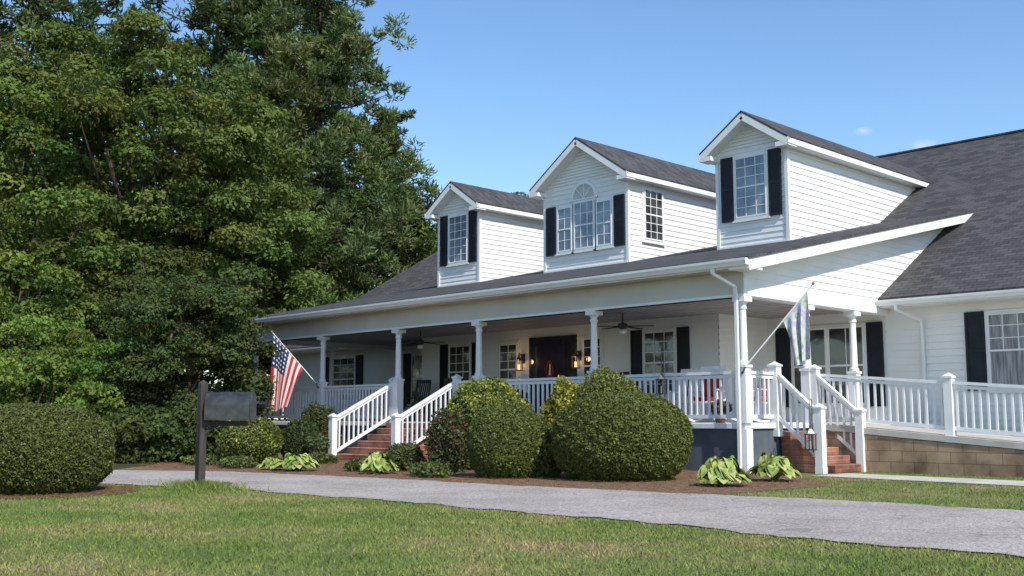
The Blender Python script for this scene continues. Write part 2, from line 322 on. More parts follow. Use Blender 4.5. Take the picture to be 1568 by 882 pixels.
def win(b,F,u0,u1,z0,z1,nx=3,nz=6,sw=0,g=None,units=1,sill=True,sl=True,sr=True,tophalf=False):
    g=g or glass; c=.06
    b.box(u0-c,u1+c,.0,.045,z0-c,z1+c,trim,F)
    if sill: b.box(u0-c-.03,u1+c+.03,.0,.08,z0-c-.04,z0-c,trim,F)
    W=(u1-u0)/units
    for k in range(units):
        a=u0+k*W+(.03 if k else 0); e=u0+(k+1)*W-(.03 if k<units-1 else 0)
        b.box(a,e,.045,.048,z0,z1,g,F)
        for p,q in((a,a+.03),(e-.03,e)): b.box(p,q,.048,.066,z0,z1,trim,F)
        zm=(z0+z1)/2
        for p,q in((z0,z0+.035),(z1-.035,z1),(zm-.02,zm+.02)): b.box(a+.03,e-.03,.048,.064,p,q,trim,F)
        for i in range(1,nx): u=a+(e-a)*i/nx; b.box(u-.009,u+.009,.048,.056,(zm+.02) if tophalf else z0+.035,z1-.035,trim,F)
        for i in range(1,nz):
            if i*2==nz: continue
            z=z0+(z1-z0)*i/nz
            if tophalf and z<zm: continue
            b.box(a+.03,e-.03,.048,.055,z-.009,z+.009,trim,F)
        if units>1 and k: b.box(a-.06,a,.045,.075,z0,z1,trim,F)
    if sw:
        if sl: shutter(b,F,u0-c-sw-.01,u0-c-.01,z0-.05,z1+.06)
        if sr: shutter(b,F,u1+c+.01,u1+c+sw+.01,z0-.05,z1+.06)
b=B()
F=FY(3.5)
win(b,F,-5.13,-4.21,1.55,3.05,3,6,.34,dglass); win(b,F,-7.1,-6.5,1.6,3.0,2,6,0,dglass); win(b,F,-10.2,-9.5,1.6,3.0,2,6,0,dglass); win(b,F,-12.3,-11.4,1.55,3.05,3,6,.34,dglass)
b.make("porch_windows",H)
b=B(); F=FY(5.5)
win(b,F,-2.30,-.50,1.3,3.05,2,2,.38,dglass,units=2); win(b,F,-16.5,-14.8,1.5,3.05,2,2,.38,dglass,units=2)
win(b,F,2.24,4.1,1.6,3.12,3,6,.40,curtain,units=2,tophalf=True); win(b,F,-21.0,-19.7,1.6,3.12,3,6,.40,dglass,units=1)
b.make("wing_windows",H)
b=B(); F=FY(3.5)
b.box(-9.05,-7.35,0,.05,FL,3.12,doorm,F); b.box(-8.68,-7.72,.05,.09,FL+.02,2.95,doorm,F)
for u in(-8.95,-7.62): b.box(u,u+.17,.05,.055,1.5,2.9,dglass,F)
for u in(-8.58,-8.12):
    for z0,z1 in((1.1,1.65),(1.8,2.75)): b.box(u,u+.3,.09,.105,z0,z1,doorm,F)
b.lathe((-7.82,3.38,1.9),[(.0,-.03),(.03,-.02),(.03,.02),(0,.03)],black,8)
b.make("front_door",H,bevel=.006)
b=B()
for i in range(26):
    t=i/26*2*math.pi; x=-8.2+.12*math.cos(t); z=2.25+.2*math.sin(t)
    b.cyl((x,3.37,z),(x+random.uniform(-.05,.05),3.33,z+random.uniform(-.06,.06)),.028,.01,red,6)
b.cyl((-8.2,3.37,2.1),(-8.17,3.35,2.4),.03,.02,trim,6)
b.make("door_wreath",H)
def dormer(name,xl,xr,kind):
    b=B(); Y=4.95; xc=(xl+xr)/2; hw=(xr-xl)/2; ze=7.52; s=.68; F=FY(Y)
    b.siding(F,[(xl,4.95),(xr,4.95),(xr,ze-.02),(xl,ze-.02)],white,.135,.018)
    b.siding(F,[(xl,ze-.02),(xr,ze-.02),(xc,ze+s*hw-.02)],white,.085,.03,0.002)
    b.siding(FX(xr),[(Y,4.95),(13,4.95),(13,ze),(Y,ze)],white,.15,.017)
    b.siding(FXn(xl),[(-13,4.95),(-Y,4.95),(-Y,ze),(-13,ze)],white,.15)
    for x in(xl,xr): b.box(x-.045,x+.045,Y-.035,Y+.05,4.95,ze,trim)
    b.box(xl,xr,Y-.045,Y-.02,5.0,5.12,trim)
    zr=ze+s*hw+.09; yb=5.09+(zr-3.62)/.57+.1; oh=.28; yf=Y-.38; zo=ze-s*oh+.09
    for sg in(-1,1):
        e=xc+sg*(hw+oh)
        b.slab([(e,yf,zo+.05),(e,yb,zo+.05),(xc,yb,zr+.05),(xc,yf,zr+.05)],.045,shingle)
        b.slab([(e,yf+.01,zo-.005),(e,yb,zo-.005),(xc,yb,zr-.005),(xc,yf+.01,zr-.005)],.03,trim)
        b.beam((e,yf+.02,zo-.085),(xc,yf+.02,zr-.085),.035,.17,trim)
        b.beam((e-sg*.22,yf+.22,zo+.0),(xc,yf+.22,zr-.16),.42,.02,trim)
        b.box(e-.02,e+.02,yf,12.3,zo-.12,zo+.0,trim)
        x0,x1=sorted((e-sg*.03,xc+sg*hw)); b.box(x0,x1,yf+.03,12.2,zo-.12,zo-.10,trim)
        x0,x1=sorted((e,e-sg*.34)); b.box(x0,x1,yf+.005,Y-.0,zo-.16,zo-.05,trim)
    if kind=='s':
        win(b,F,xc-.43,xc+.43,5.78,7.26,3,6,.34)
    else:
        win(b,F,xc-1.0,xc-.46,5.62,6.86,2,4,0); win(b,F,xc+.46,xc+1.0,5.62,6.86,2,4,0)
        win(b,F,xc-.37,xc+.37,5.62,6.94,3,4,0)
        shutter(b,F,xc-1.44,xc-1.09,5.55,6.93); shutter(b,F,xc+1.09,xc+1.44,5.55,6.93)
        n=20; r0,r1=.40,.49; z0=7.02
        vs=[];
        for i in range(n+1):
            t=math.pi*i/n
            for r in(r0,r1):
                for nn in(.0,.07): vs.append(F(xc+r*math.cos(t),nn,z0+r*math.sin(t)))
        fs=[]
        for i in range(n):
            o=i*4; q=o+4; fs+=[(o+1,o+3,q+3,q+1),(o,o+1,q+1,q),(o+2,q+2,q+3,o+3)]
        b.add(vs,fs,trim)
        gm=[F(xc+r0*math.cos(math.pi*i/n),.035,z0+r0*math.sin(math.pi*i/n)) for i in range(n+1)]; b.poly(gm,fanl)
        for t in(45,90,135):
            t=math.radians(t); b.beam(F(xc,.045,z0),F(xc+r0*math.cos(t),.045,z0+r0*math.sin(t)),.02,.02,trim)
        b.box(xc-.49,xc+.49,.046,.075,6.985,7.02,trim,F)
        win(b,FX(xr),5.60,6.38,5.78,7.16,3,6,0,dglass)
    b.make(name,H)
dormer("dormer_right",-3.94,-2.0,'s'); dormer("dormer_center",-9.88,-6.83,'c'); dormer("dormer_left",-14.56,-12.68,'s')
# ---------------------------------------------------------------- leaf engine
def leafmesh(name,P,N,size,cols,mat,aspect=.45,bias=.6,parent=None,T=None):
    n=len(P); P=np.asarray(P,float)
    R=rng.normal(size=(n,3)); R/=np.linalg.norm(R,axis=1,keepdims=True)+1e-9
    nr=N*bias+R*(1-bias)+1e-6; nr/=np.linalg.norm(nr,axis=1,keepdims=True)
    R2=rng.normal(size=(n,3)); t=np.cross(nr,R2); t/=np.linalg.norm(t,axis=1,keepdims=True)+1e-9
    if T is not None:
        t=T*.65+R2*.3; t/=np.linalg.norm(t,axis=1,keepdims=True)+1e-9; nr=np.cross(t,R); nr/=np.linalg.norm(nr,axis=1,keepdims=True)+1e-9
    bb=np.cross(nr,t)
    L=(size*rng.uniform(.65,1.35,n))[:,None]
    W=L*aspect*.5
    V=np.empty((n,4,3)); V[:,0]=P-t*L*.5; V[:,1]=P+bb*W+nr*L*.06; V[:,2]=P+t*L*.5-nr*L*.05; V[:,3]=P-bb*W+nr*L*.06
    me=bpy.data.meshes.new(name); me.vertices.add(4*n); me.vertices.foreach_set('co',V.reshape(-1).astype(np.float32))
    me.loops.add(4*n); me.loops.foreach_set('vertex_index',np.arange(4*n,dtype=np.int32))
    me.polygons.add(n); me.polygons.foreach_set('loop_start',(np.arange(n)*4).astype(np.int32))
    me.update(calc_edges=True)
    ca=me.attributes.new('Col','FLOAT_COLOR','POINT'); C=np.ones((n,4,4)); C[:,:,:3]=np.clip(cols,0,1)[:,None,:]; ca.data.foreach_set('color',C.reshape(-1).astype(np.float32))
    return obj(name,me,mat,parent)
def sph(n):
    v=rng.normal(size=(n,3)); return v/np.linalg.norm(v,axis=1,keepdims=True)
def palette(k,base,var=.25,yel=.0):
    base=np.array(base); c=base*(1+rng.normal(0,var,(k,1))); c[:,0]*=1+rng.normal(0,.10,k); c[:,0]+=yel*rng.random(k)*base[1]*.4; return np.clip(c,.004,.6)
def crown(c,r,nb,br,per,base,yel=0,lowcut=-.75):
    c=np.array(c);r=np.array(r); PP=[];NN=[];CC=[]
    d=sph(nb); d=d[d[:,2]>lowcut]; rad=np.where(rng.random(len(d))<.8,rng.uniform(.78,1.07,len(d)),rng.uniform(.4,.78,len(d)))
    lump=1+.20*np.sin(d[:,0]*5+c[0])*np.cos(d[:,1]*4.3+c[1])+.15*np.sin(d[:,2]*6+c[0])
    cen=c+d*r*(rad*lump)[:,None]; bc=palette(len(d),base,.2,yel)
    for i in range(len(d)):
        b_=br*rng.uniform(.5,1.45); m=int(per*(b_/br)**2*rng.uniform(.8,1.2))+5; s=sph(m); s[:,2]=np.where(s[:,2]<-.3,-s[:,2],s[:,2])
        nz=1+.35*np.sin(s[:,0]*7+i)*np.sin(s[:,1]*8+i*2)
        q=cen[i]+s*np.array([b_,b_,b_*.62])*(rng.uniform(.5,1.0,m)**.5*nz)[:,None]
        PP.append(q); n_=s*.9+np.array([0,0,.5]); NN.append(n_); CC.append(bc[i]*(1+rng.normal(0,.12,(m,1))))
    P=np.concatenate(PP);N=np.concatenate(NN); N/=np.linalg.norm(N,axis=1,keepdims=True); return P,N,np.concatenate(CC),cen
def deciduous(name,x,y,h,c,r,nb,br,per,size,base,yel=.2,trunk=.22):
    E=empty(name,(0,0,0)); P,N,C,cen=crown(c,r,nb,br,per,base,yel)
    leafmesh("leaves",P,N,size,C,leafm,.6,.6,E)
    b=B(); top=Vector((c[0],c[1],c[2]+r[2]*.6)); pts=[Vector((x,y,-.1)),Vector((x+.1,y,c[2]*.35)),Vector((x-.1,y+.1,c[2]*.8)),top]; b.tube(pts,[trunk*1.3,trunk,trunk*.7,trunk*.2],bark,10)
    for i in range(0,len(cen),max(1,len(cen)//28)):
        q=Vector(cen[i]); z=min(q.z-.5,c[2]+r[2]*.3)*rng.uniform(.5,.9); z=max(z,1.0); p=Vector((x,y,z)); mid=(p+q)/2+Vector((0,0,.35)); b.tube([p,mid,q],[trunk*.4,trunk*.22,.02],bark,6)
    b.make("trunk_limbs",E,True); return E
def pine(name,x,y,h,r,z0,nl,per,size,base,trunk=.28):
    E=empty(name); b=B(); lean=rng.uniform(-.02,.02,2)
    tp=lambda z:Vector((x+lean[0]*z+.12*math.sin(z*.3),y+lean[1]*z,z))
    zs=np.linspace(0,h,9); b.tube([tp(z) for z in zs],[trunk*(1-.93*z/h) for z in zs],bark,10)
    PP=[];NN=[];CC=[];TT=[]
    for i in range(nl):
        f_=(i+.5)/nl; z=z0+(h-z0)*f_**.95; a=i*2.399+rng.uniform(-.4,.4)
        L=r*(1.0-f_**2.0*.88)*rng.uniform(.5,1.2)*(.75+.25*min(1,f_*5)); up=.15+.6*f_
        p=tp(z); d=Vector((math.cos(a),math.sin(a),0)); e=p+d*L+Vector((0,0,L*up*.6)); mid=p+d*L*.5+Vector((0,0,L*up*.2)); b.tube([p,mid,e],[.09*(1-f_*.6),.05,.015],bark,5)
        k=max(2,int(L/.55)); bc=palette(1,base,.16)[0]
        for j in range(k):
            s_=(j+1)/k; 
            if s_<.3 and f_<.8: continue
            q0=np.array(p.lerp(mid,s_*2) if s_<.5 else mid.lerp(e,s_*2-1)); 
            for _ in range(2):
                q=q0+rng.normal(0,.42,3)*[1,1,.7]+[0,0,.2]; cr=rng.uniform(.35,.72)*(1 if f_<.85 else .8)
                m=int(per*.55*rng.uniform(.6,1.4)); s=sph(m); s[:,2]=s[:,2]*.8+.25; PP.append(q+s*np.array([cr,cr,cr*.8])*(rng.uniform(.25,1,m)**.6)[:,None]); TT.append(s+[0,0,.3]); NN.append(s*.5+[0,0,.3]); CC.append(bc*(1+rng.normal(0,.12))*(1+rng.normal(0,.14,(m,1))))
    P=np.concatenate(PP);N=np.concatenate(NN);N/=np.linalg.norm(N,axis=1,keepdims=True); T=np.concatenate(TT); T/=np.linalg.norm(T,axis=1,keepdims=True)
    leafmesh("needles",P,N,size,np.concatenate(CC),needlem,.24,.3,E,T); b.make("trunk_limbs",E,True); return E
G1=(.100,.145,.040); GP=(.120,.160,.062)
deciduous("oak_tree",-25.6,-.3,15.5,(-25.6,-.3,8.6),(4.9,4.9,6.5),420,.70,320,.145,G1,.35,.3)
deciduous("oak_tree",-28.3,-3.2,13.0,(-28.2,-3.0,7.4),(4.5,4.5,5.3),240,.75,270,.16,(.118,.165,.040),.4,.28)
deciduous("oak_tree",-27.3,5.1,12.4,(-27.3,4.2,7.6),(3.4,3.2,4.6),180,.7,260,.16,(.11,.158,.044),.25,.24)
deciduous("holly_tree",-14.0,-3.8,4.9,(-14.0,-3.8,2.6),(1.78,1.78,2.1),260,.34,290,.078,(.072,.104,.035),.2,.1)
deciduous("sweetgum_tree",-22.0,-5.4,7,(-22.0,-5.4,4.2),(3.2,3.0,3.0),140,.6,290,.14,(.115,.165,.04),.3,.16)
deciduous("sweetgum_tree",-20.0,-1.6,6,(-20.0,-1.6,3.2),(2.5,2.5,2.6),90,.6,260,.14,(.065,.098,.03),.2,.14)
pine("pine_tree",-30.9,11.6,24.5,4.8,5,112,130,.34,GP)
pine("pine_tree",-36.3,11.7,30,4.7,6,98,105,.38,(.10,.138,.053))
pine("pine_tree",-40.4,10.3,31,4.6,8,72,85,.42,(.09,.125,.05))
pine("pine_tree",-44.7,5.9,29,4.5,8,62,75,.44,(.08,.115,.045))
pine("pine_tree",-43,1.7,26,4.3,8,60,75,.44,(.085,.12,.048))
pine("pine_tree",-29.5,7.6,13.5,3.4,3,80,115,.32,(.135,.182,.062),.18)
pine("pine_tree",-35.2,18.6,16.8,4.0,3,80,105,.35,(.12,.158,.056),.2)
deciduous("oak_tree",-33.5,22.5,13.2,(-33.5,22.5,8),(3.6,3.6,5.2),120,.85,220,.22,(.10,.145,.042),.2,.2)
deciduous("poplar_tree",-32.0,23.5,14.2,(-32.0,25.6,10.7),(2.2,2.2,3.4),60,.5,110,.2,(.13,.19,.045),.3,.15)
PP=[];NN=[];CC=[]
line=[(-62,-28),(-58,-14),(-54,-2),(-52,8),(-50,18),(-46,28),(-38,36),(-24,42),(-8,44),(8,44),(24,42),(38,36)]
for i in range(len(line)-1):
    a=np.array(line[i]);c_=np.array(line[i+1])
    for k in range(4):
        q=a+(c_-a)*(k/4)+rng.normal(0,1,2); hh=(15 if i<6 else 9)*rng.uniform(.8,1.15)
        P,N,C,_=crown((q[0],q[1],hh*.5),(3.6,3.6,hh*.5),34,1.4,150,(.06,.085,.03),.2,-1); PP.append(P);NN.append(N);CC.append(C)
leafmesh("distant_trees",np.concatenate(PP),np.concatenate(NN),.42,np.concatenate(CC),leafm,.6,.4)
E=empty("shrub_thicket"); PP=[];NN=[];CC=[]
for x,y,z,r,g in[(-13.2,-9.4,1.1,1.5,0),(-13.6,-7.6,1.3,1.7,0),(-15.0,-6.1,1.5,1.7,0),(-16.3,-4.6,1.2,1.5,1),(-15.2,-8.6,1.9,1.6,0),(-17.5,-6.4,2.2,1.8,0),(-12.2,-5.6,.55,.8,1),(-11.6,-4.6,.5,.7,1),(-19,-8,2.5,2.2,0)]:
    base=[(.12,.185,.04),(.065,.10,.03)][g]
    P,N,C,_=crown((x,y,z),(r,r,max(z,.6)),80,.34,210,base,.25,-.9); PP.append(P);NN.append(N);CC.append(C)
P=np.concatenate(PP); k=P[:,2]>.02
leafmesh("leaves",P[k],np.concatenate(NN)[k],.10,np.concatenate(CC)[k],leafm,.6,.5,E)
b=B()
for x,y in[(-13.4,-8),(-15,-6.2),(-16.3,-4.8),(-17,-6.5),(-15.2,-8.4)]:
    for i in range(7):
        a=rng.uniform(0,6.28); b.tube([(x,y,0),(x+.35*math.cos(a),y+.35*math.sin(a),.9),(x+.8*math.cos(a),y+.8*math.sin(a),1.9)],[.04,.03,.01],bark,5)
b.make("stems",E)
def bush(name,x,y,rx,ry,h,n,size,base,yel=.1,boxy=2.2,lump=.05,loose=0.0,tipcol=None,amt=0):
    E=empty(name); s=sph(n); s=s[s[:,2]>-.85]; n=len(s)
    p=boxy; nrm=(np.abs(s)**p).sum(1)**(1/p); q=s/nrm[:,None]
    ph=x*3.1+y
    lf=lambda X,Y_,Z:1+lump*(np.sin(X*5+ph)*np.cos(Y_*4.6+ph)+.6*np.sin(Z*6+X*5+ph))
    lm=lf(q[:,0],q[:,1],q[:,2])+.014*(np.sin(q[:,1]*19+q[:,0]*17)*np.cos(q[:,2]*21))
    R=np.array([rx,ry,h*.54]); cz=h*.46
    rad=lm*(1-np.abs(rng.normal(0,.018+loose*.6,n))+loose*rng.random(n)*.6)
    sprig=rng.random(n)<.02; rad=np.where(sprig,rad*(1+rng.uniform(.01,.045,n)),rad)
    P=q*R*rad[:,None]+[x,y,cz]; k=P[:,2]>.0; P=P[k]; N=(s/R)[k]; N/=np.linalg.norm(N,axis=1,keepdims=True); N=N*.8+[0,0,.25]
    cl=1+.16*np.sin(q[k][:,0]*17+q[k][:,2]*14)*np.sin(q[k][:,1]*19+ph); C=np.array(base)*(cl*(1+rng.normal(0,.2,len(P))))[:,None]; C[:,0]+=yel*rng.random(len(P))*base[1]
    if tipcol is not None:
        up=(q[k][:,2]>-.2)&(rng.random(len(P))<amt*np.clip(.5+np.sin(q[k][:,0]*8+ph)*np.cos(q[k][:,1]*9+q[k][:,2]*6),0,1)); C[up]=np.array(tipcol)*(1+rng.normal(0,.2,(up.sum(),1)))
    leafmesh("leaves",P,N,size,C,boxm,.6,.5 if not loose else .35,E)
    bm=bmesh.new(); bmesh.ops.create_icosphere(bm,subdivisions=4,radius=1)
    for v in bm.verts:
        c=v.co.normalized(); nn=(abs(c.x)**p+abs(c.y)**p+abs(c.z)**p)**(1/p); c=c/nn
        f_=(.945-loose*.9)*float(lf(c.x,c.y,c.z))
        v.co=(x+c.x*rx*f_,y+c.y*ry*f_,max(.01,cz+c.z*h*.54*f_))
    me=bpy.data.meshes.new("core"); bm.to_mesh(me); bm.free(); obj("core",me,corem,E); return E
BX=(.102,.130,.032)
bush("boxwood_bush",-.30,-3.15,1.10,1.10,1.42,56000,.042,BX,lump=.022,boxy=2.35)
bush("boxwood_bush",-1.98,-4.15,.64,.64,1.27,26000,.042,BX,lump=.03,boxy=2.2)
bush("boxwood_bush",-3.82,-11.22,1.0,1.0,1.19,52000,.036,(.092,.118,.029),lump=.02,boxy=2.4)
V=(.38,.38,.05)
bush("euonymus_bush",-4.3,-2.4,.88,.8,1.70,24000,.06,(.10,.14,.036),.2,2.1,.08,.16,(.32,.33,.06),.7)
bush("euonymus_bush",-1.62,-3.7,.42,.42,.95,9000,.05,(.09,.13,.033),.2,2.1,.06,.1,V,.25)
bush("golden_euonymus",-3.0,-1.55,.50,.47,1.64,10000,.06,(.19,.21,.035),.25,2.1,.1,.18,(.44,.40,.06),.6)
bush("privet_bush",-2.26,-1.2,.72,.6,1.86,17000,.055,(.14,.185,.05),.3,2.1,.1,.2)
bush("euonymus_bush",-9.3,-4.7,.62,.62,1.04,15000,.055,(.10,.14,.034),.2,2.1,.06,.1,(.28,.30,.06),.35)
bush("boxwood_bush",-10.6,-2.6,.46,.46,.92,9000,.055,(.05,.075,.022),.1,2.2,.06,.1)
bush("nandina_bush",-4.1,-3.6,.40,.40,1.08,5000,.06,(.06,.08,.03),.2,2.1,.12,.3,(.13,.045,.03),.3)
bush("nandina_bush",-5.0,-3.9,.34,.34,.5,3000,.055,(.07,.10,.03),.2,2.1,.12,.3)
bush("azalea_bush",-12.4,-.9,.55,.5,1.3,7000,.065,(.06,.085,.025),.2,2.1,.12,.3,(.25,.04,.07),.05)
bush("azalea_bush",-5.9,-1.7,.5,.45,.95,6000,.065,(.065,.095,.028),.2,2.1,.12,.25)
for i,(x,y,r_) in enumerate([(-3.4,-4.6,.3),(-2.9,-5.0,.25),(-5.4,-4.6,.25),(-8.2,-5.6,.3),(-10.0,-5.4,.35),(-8.9,-3.2,.3)]):
    bush("groundcover_plant",x,y,r_*1.3,r_,.22,1500,.07,(.09,.13,.04),.2,2.1,.12,.35)
hm=[noisemat("hosta_leaf_%d"%i,c1,c2,14,.45) for i,(c1,c2) in enumerate([((.18,.24,.05),(.30,.36,.08)),((.10,.16,.035),(.19,.26,.055)),((.28,.33,.09),(.40,.43,.16))])]
def hosta(x,y,r,h,nl=110):
    b=B(); 
    for i in range(nl):
        a=rng.uniform(0,6.28); f_=rng.uniform(.1,1)**.7; L=r*(.35+.65*f_)*rng.uniform(.85,1.1); el=h*(1.05-.72*f_)*rng.uniform(.85,1.1); wd=r*.19*rng.uniform(.8,1.2); tw=rng.uniform(-.35,.35)
        d=Vector((math.cos(a),math.sin(a),0)); s=Vector((-d.y,d.x,tw)); pts=[(.05,.02,.05),(.3,.55,.08),(.42,.85,.6),(.55,1.0,.95),(.70,.98,1.05),(.84,.84,.85),(.95,.62,.5),(1.02,.42,.0)]
        vs=[];
        for t,z,w_ in pts:
            c=Vector((x,y,0))+d*L*t+Vector((0,0,el*z)); vs+=[c-s*wd*w_+Vector((0,0,.018*w_)),c-Vector((0,0,.006*w_)),c+s*wd*w_+Vector((0,0,.018*w_))]
        fs=[]
        for j in range(len(pts)-1): o=j*3; fs+=[(o,o+1,o+4,o+3),(o+1,o+2,o+5,o+4)]
        b.add(vs,fs,random.choice(hm))
    return b.make("hosta_plant",None,True)
for a in[(1.84,-3.4,.46,.44),(1.7,-1.75,.46,.44),(-6.4,-5.4,.48,.34),(-4.5,-4.9,.40,.38),(-7.1,-5.5,.3,.25)]: hosta(*a)
# ---------------------------------------------------------------- ground
def sheet(name,pts,z,mat):
    bm=bmesh.new(); vs=[bm.verts.new((x,y,z)) for x,y in pts]; bm.faces.new(vs); bmesh.ops.triangulate(bm,faces=bm.faces[:]); bmesh.ops.recalc_face_normals(bm,faces=bm.faces[:])
    for f_ in bm.faces:
        if f_.normal.z<0: f_.normal_flip()
    me=bpy.data.meshes.new(name); bm.to_mesh(me); bm.free(); return obj(name,me,mat)
sheet("ground",[(-900,-900),(900,-900),(900,900),(-900,900)],0,lawnm)
up=[(40,-4.6),(6.6,-4.65),(4.2,-4.8),(2.5,-5.1),(.45,-5.5),(-2.4,-5.75),(-4.5,-6.0),(-7.2,-6.6),(-9.2,-7.9),(-14,-11),(-24,-18)]
lo=[(40,-8.8),(8.2,-8.7),(6.2,-8.72),(4.7,-8.62),(3,-8.65),(.8,-8.72),(-2.4,-8.95),(-4.7,-9.6),(-7.5,-10.9),(-12,-14.2),(-22,-21.5)]
def dens(line,st=.12,j=.035):
    o=[]
    for i in range(len(line)-1):
        a=np.array(line[i]);c=np.array(line[i+1]);L=np.linalg.norm(c-a);n=max(1,int(L/st)) if L<20 else 20
        for k in range(n):
            p=a+(c-a)*k/n; p=p+[0,j*(math.sin(p[0]*5.1)+.7*math.sin(p[0]*12.7+1)+math.sin(p[0]*1.7))+rng.normal(0,j*.5)]; o.append(tuple(p))
    o.append(line[-1]); return o
dlo=dens(lo,.12,.045); dup=dens(up)
sheet("driveway",dlo+dup[::-1],.012,asphalt)
bed=[(2.9,-5.3),(2.9,-2.2),(1.9,-.9),(1.4,-.4),(1.0,.05),(-18,.05),(-18,-2),(-11,-6.0),(-9,-7.6),(-7.2,-6.7),(-4.5,-6.1),(-2.4,-5.85),(.45,-5.6),(2.5,-5.2)]
sheet("mulch_bed",bed,.006,mulch)
t=np.linspace(0,2*math.pi,40)[:-1]
sheet("mulch_ring",[(-3.8+1.34*math.cos(a)+.06*math.sin(5*a),-11.2+1.3*math.sin(a)+.07*math.cos(7*a)) for a in t],.006,mulch)
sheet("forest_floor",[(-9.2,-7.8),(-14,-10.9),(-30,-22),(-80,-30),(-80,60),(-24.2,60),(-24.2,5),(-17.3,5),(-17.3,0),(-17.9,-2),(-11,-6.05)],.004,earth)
sheet("walkway",[(1.3,.0),(9,-.6),(9,.75),(1.3,1.25)],.01,concrete)
n=26000; P=np.stack([rng.uniform(-12,2.9,n),rng.uniform(-6.8,0,n),np.full(n,.015)],1)
lim=np.interp(P[:,0],[-12,-9,-7.2,-4.5,-2.4,.45,2.5],[-6,-7.2,-6.6,-6,-5.75,-5.5,-5.15]); k=(P[:,1]>lim-.03-np.abs(rng.normal(0,.07,n)))&~((P[:,0]>1.2)&(P[:,1]>-.6)); P=P[k]
a=rng.uniform(0,6.28,3500); rr=1.37*np.sqrt(rng.uniform(.4,1,3500)); P=np.concatenate([P,np.stack([-3.8+rr*np.cos(a),-11.2+rr*np.sin(a),np.full(3500,.015)],1)])
P[:,2]+=rng.uniform(0,.02,len(P)); N=np.tile([0,0,1.],(len(P),1)); C=np.array([.30,.175,.10])*(rng.uniform(.35,1.3,(len(P),1)))
leafmesh("pine_straw",P,N,.10,C,needlem,.09,.85)
def grass(name,P,h0,h1,wd):
    n=len(P); a=rng.uniform(0,6.28,n); h=rng.uniform(h0,h1,n); ln=rng.normal(0,.6,(n,2))*h[:,None]; w_=wd*rng.uniform(.7,1.4,n)
    V=np.zeros((n,3,3)); V[:,:,:2]=P[:,None,:2]; V[:,0,0]-=np.cos(a)*w_; V[:,0,1]-=np.sin(a)*w_; V[:,1,0]+=np.cos(a)*w_; V[:,1,1]+=np.sin(a)*w_; V[:,2,:2]+=ln; V[:,2,2]=h
    me=bpy.data.meshes.new(name); me.vertices.add(3*n); me.vertices.foreach_set('co',V.reshape(-1).astype(np.float32)); me.loops.add(3*n); me.loops.foreach_set('vertex_index',np.arange(3*n,dtype=np.int32)); me.polygons.add(n); me.polygons.foreach_set('loop_start',(np.arange(n)*3).astype(np.int32)); me.update(calc_edges=True)
    C=np.ones((n,3,4)); v=rng.uniform(.65,1.4,(n,1)); tint=np.where(rng.random((n,1))<.13,[[1.5,1.25,1.2]],[[1,1.05,.95]]); C[:,:,:3]=(v*tint)[:,None,:]
    ca=me.attributes.new('Col','FLOAT_COLOR','POINT'); ca.data.foreach_set('color',C.reshape(-1).astype(np.float32)); return obj(name,me,bladem)
n=420000; P=np.stack([rng.uniform(-13,11,n),rng.uniform(-16,-8.6,n)],1)
dc=np.hypot(P[:,0]-11.286,P[:,1]+16.816); k=rng.random(n)<np.clip(11/dc,0,1)
cl=np.sin(P[:,0]*3.1+np.sin(P[:,1]*2.3)*2)*np.sin(P[:,1]*3.7+np.sin(P[:,0]*1.9)*2); k&=rng.random(n)<.8+.25*cl
le=np.interp(P[:,0],[p[0] for p in dlo[::-1]],[p[1] for p in dlo[::-1]]); k&=(P[:,1]<le+.01+rng.normal(0,.03,n)); k&=(np.hypot(P[:,0]+3.8,P[:,1]+11.2)>1.25)
g1=P[k]; n=60000; P=np.stack([rng.uniform(1.2,11,n),rng.uniform(-5.3,2.1,n)],1); ue=np.interp(P[:,0],[p[0] for p in dup[::-1]],[p[1] for p in dup[::-1]])
wl=np.interp(P[:,0],[1.3,9],[.0,-.6]); k=(P[:,1]>ue+rng.normal(0,.03,n))&((P[:,1]<wl)|(P[:,1]>wl+1.27))&((P[:,0]>2.95)|((P[:,1]>-.5-(P[:,0]-1.2)*1.0)&(P[:,0]>1.4)))
grass("lawn_grass",np.concatenate([g1,P[k]]),.01,.036,.004)
n=3500; a=rng.uniform(0,6.28,n); r_=np.abs(rng.normal(0,.35,n)); P=np.stack([-3.0+r_*1.6*np.cos(a),-9.15+r_*.5*np.sin(a)],1); grass("weed_tuft",P,.04,.14,.005)
# ---------------------------------------------------------------- mailbox
b=B(); mx,my=-3.1,-9.15; r=Vector((.6947,.7193,0)); 
b.box(mx-.055,mx+.055,my-.055,my+.055,-.02,1.5,darkwood)
vs=[(mx-.055,my-.055,1.5),(mx+.055,my-.055,1.5),(mx+.055,my+.055,1.5),(mx-.055,my+.055,1.5),(mx,my,1.55)]; b.add(vs,[(0,1,4),(1,2,4),(2,3,4),(3,0,4)],darkwood)
c0=Vector((mx,my,0)); b.beam(c0+Vector((0,0,.92)),c0+r*.66+Vector((0,0,.92)),.1,.07,darkwood); b.beam(c0+Vector((0,0,.74)),c0+r*.2+Vector((0,0,.90)),.05,.05,darkwood)
pf=[(-.15,0),(.15,0),(.15,.22)]+[(.15*math.cos(t),.22+.19*math.sin(t)) for t in np.linspace(0,math.pi,13)][1:]
nv=Vector((-r.y,r.x,0))
k=len(pf)
for d0,d1,g,dz in((.07,.72,1,.965),(.72,.745,1.07,.955)):
    vs=[]
    for d in(d0,d1):
        for p in pf: vs.append(c0+r*d+nv*p[0]*g+Vector((0,0,dz+p[1]*(1.05 if g>1 else 1))))
    b.add(vs,[(i,(i+1)%k,(i+1)%k+k,i+k) for i in range(k)]+[tuple(range(k))[::-1],tuple(range(k,2*k))],black)
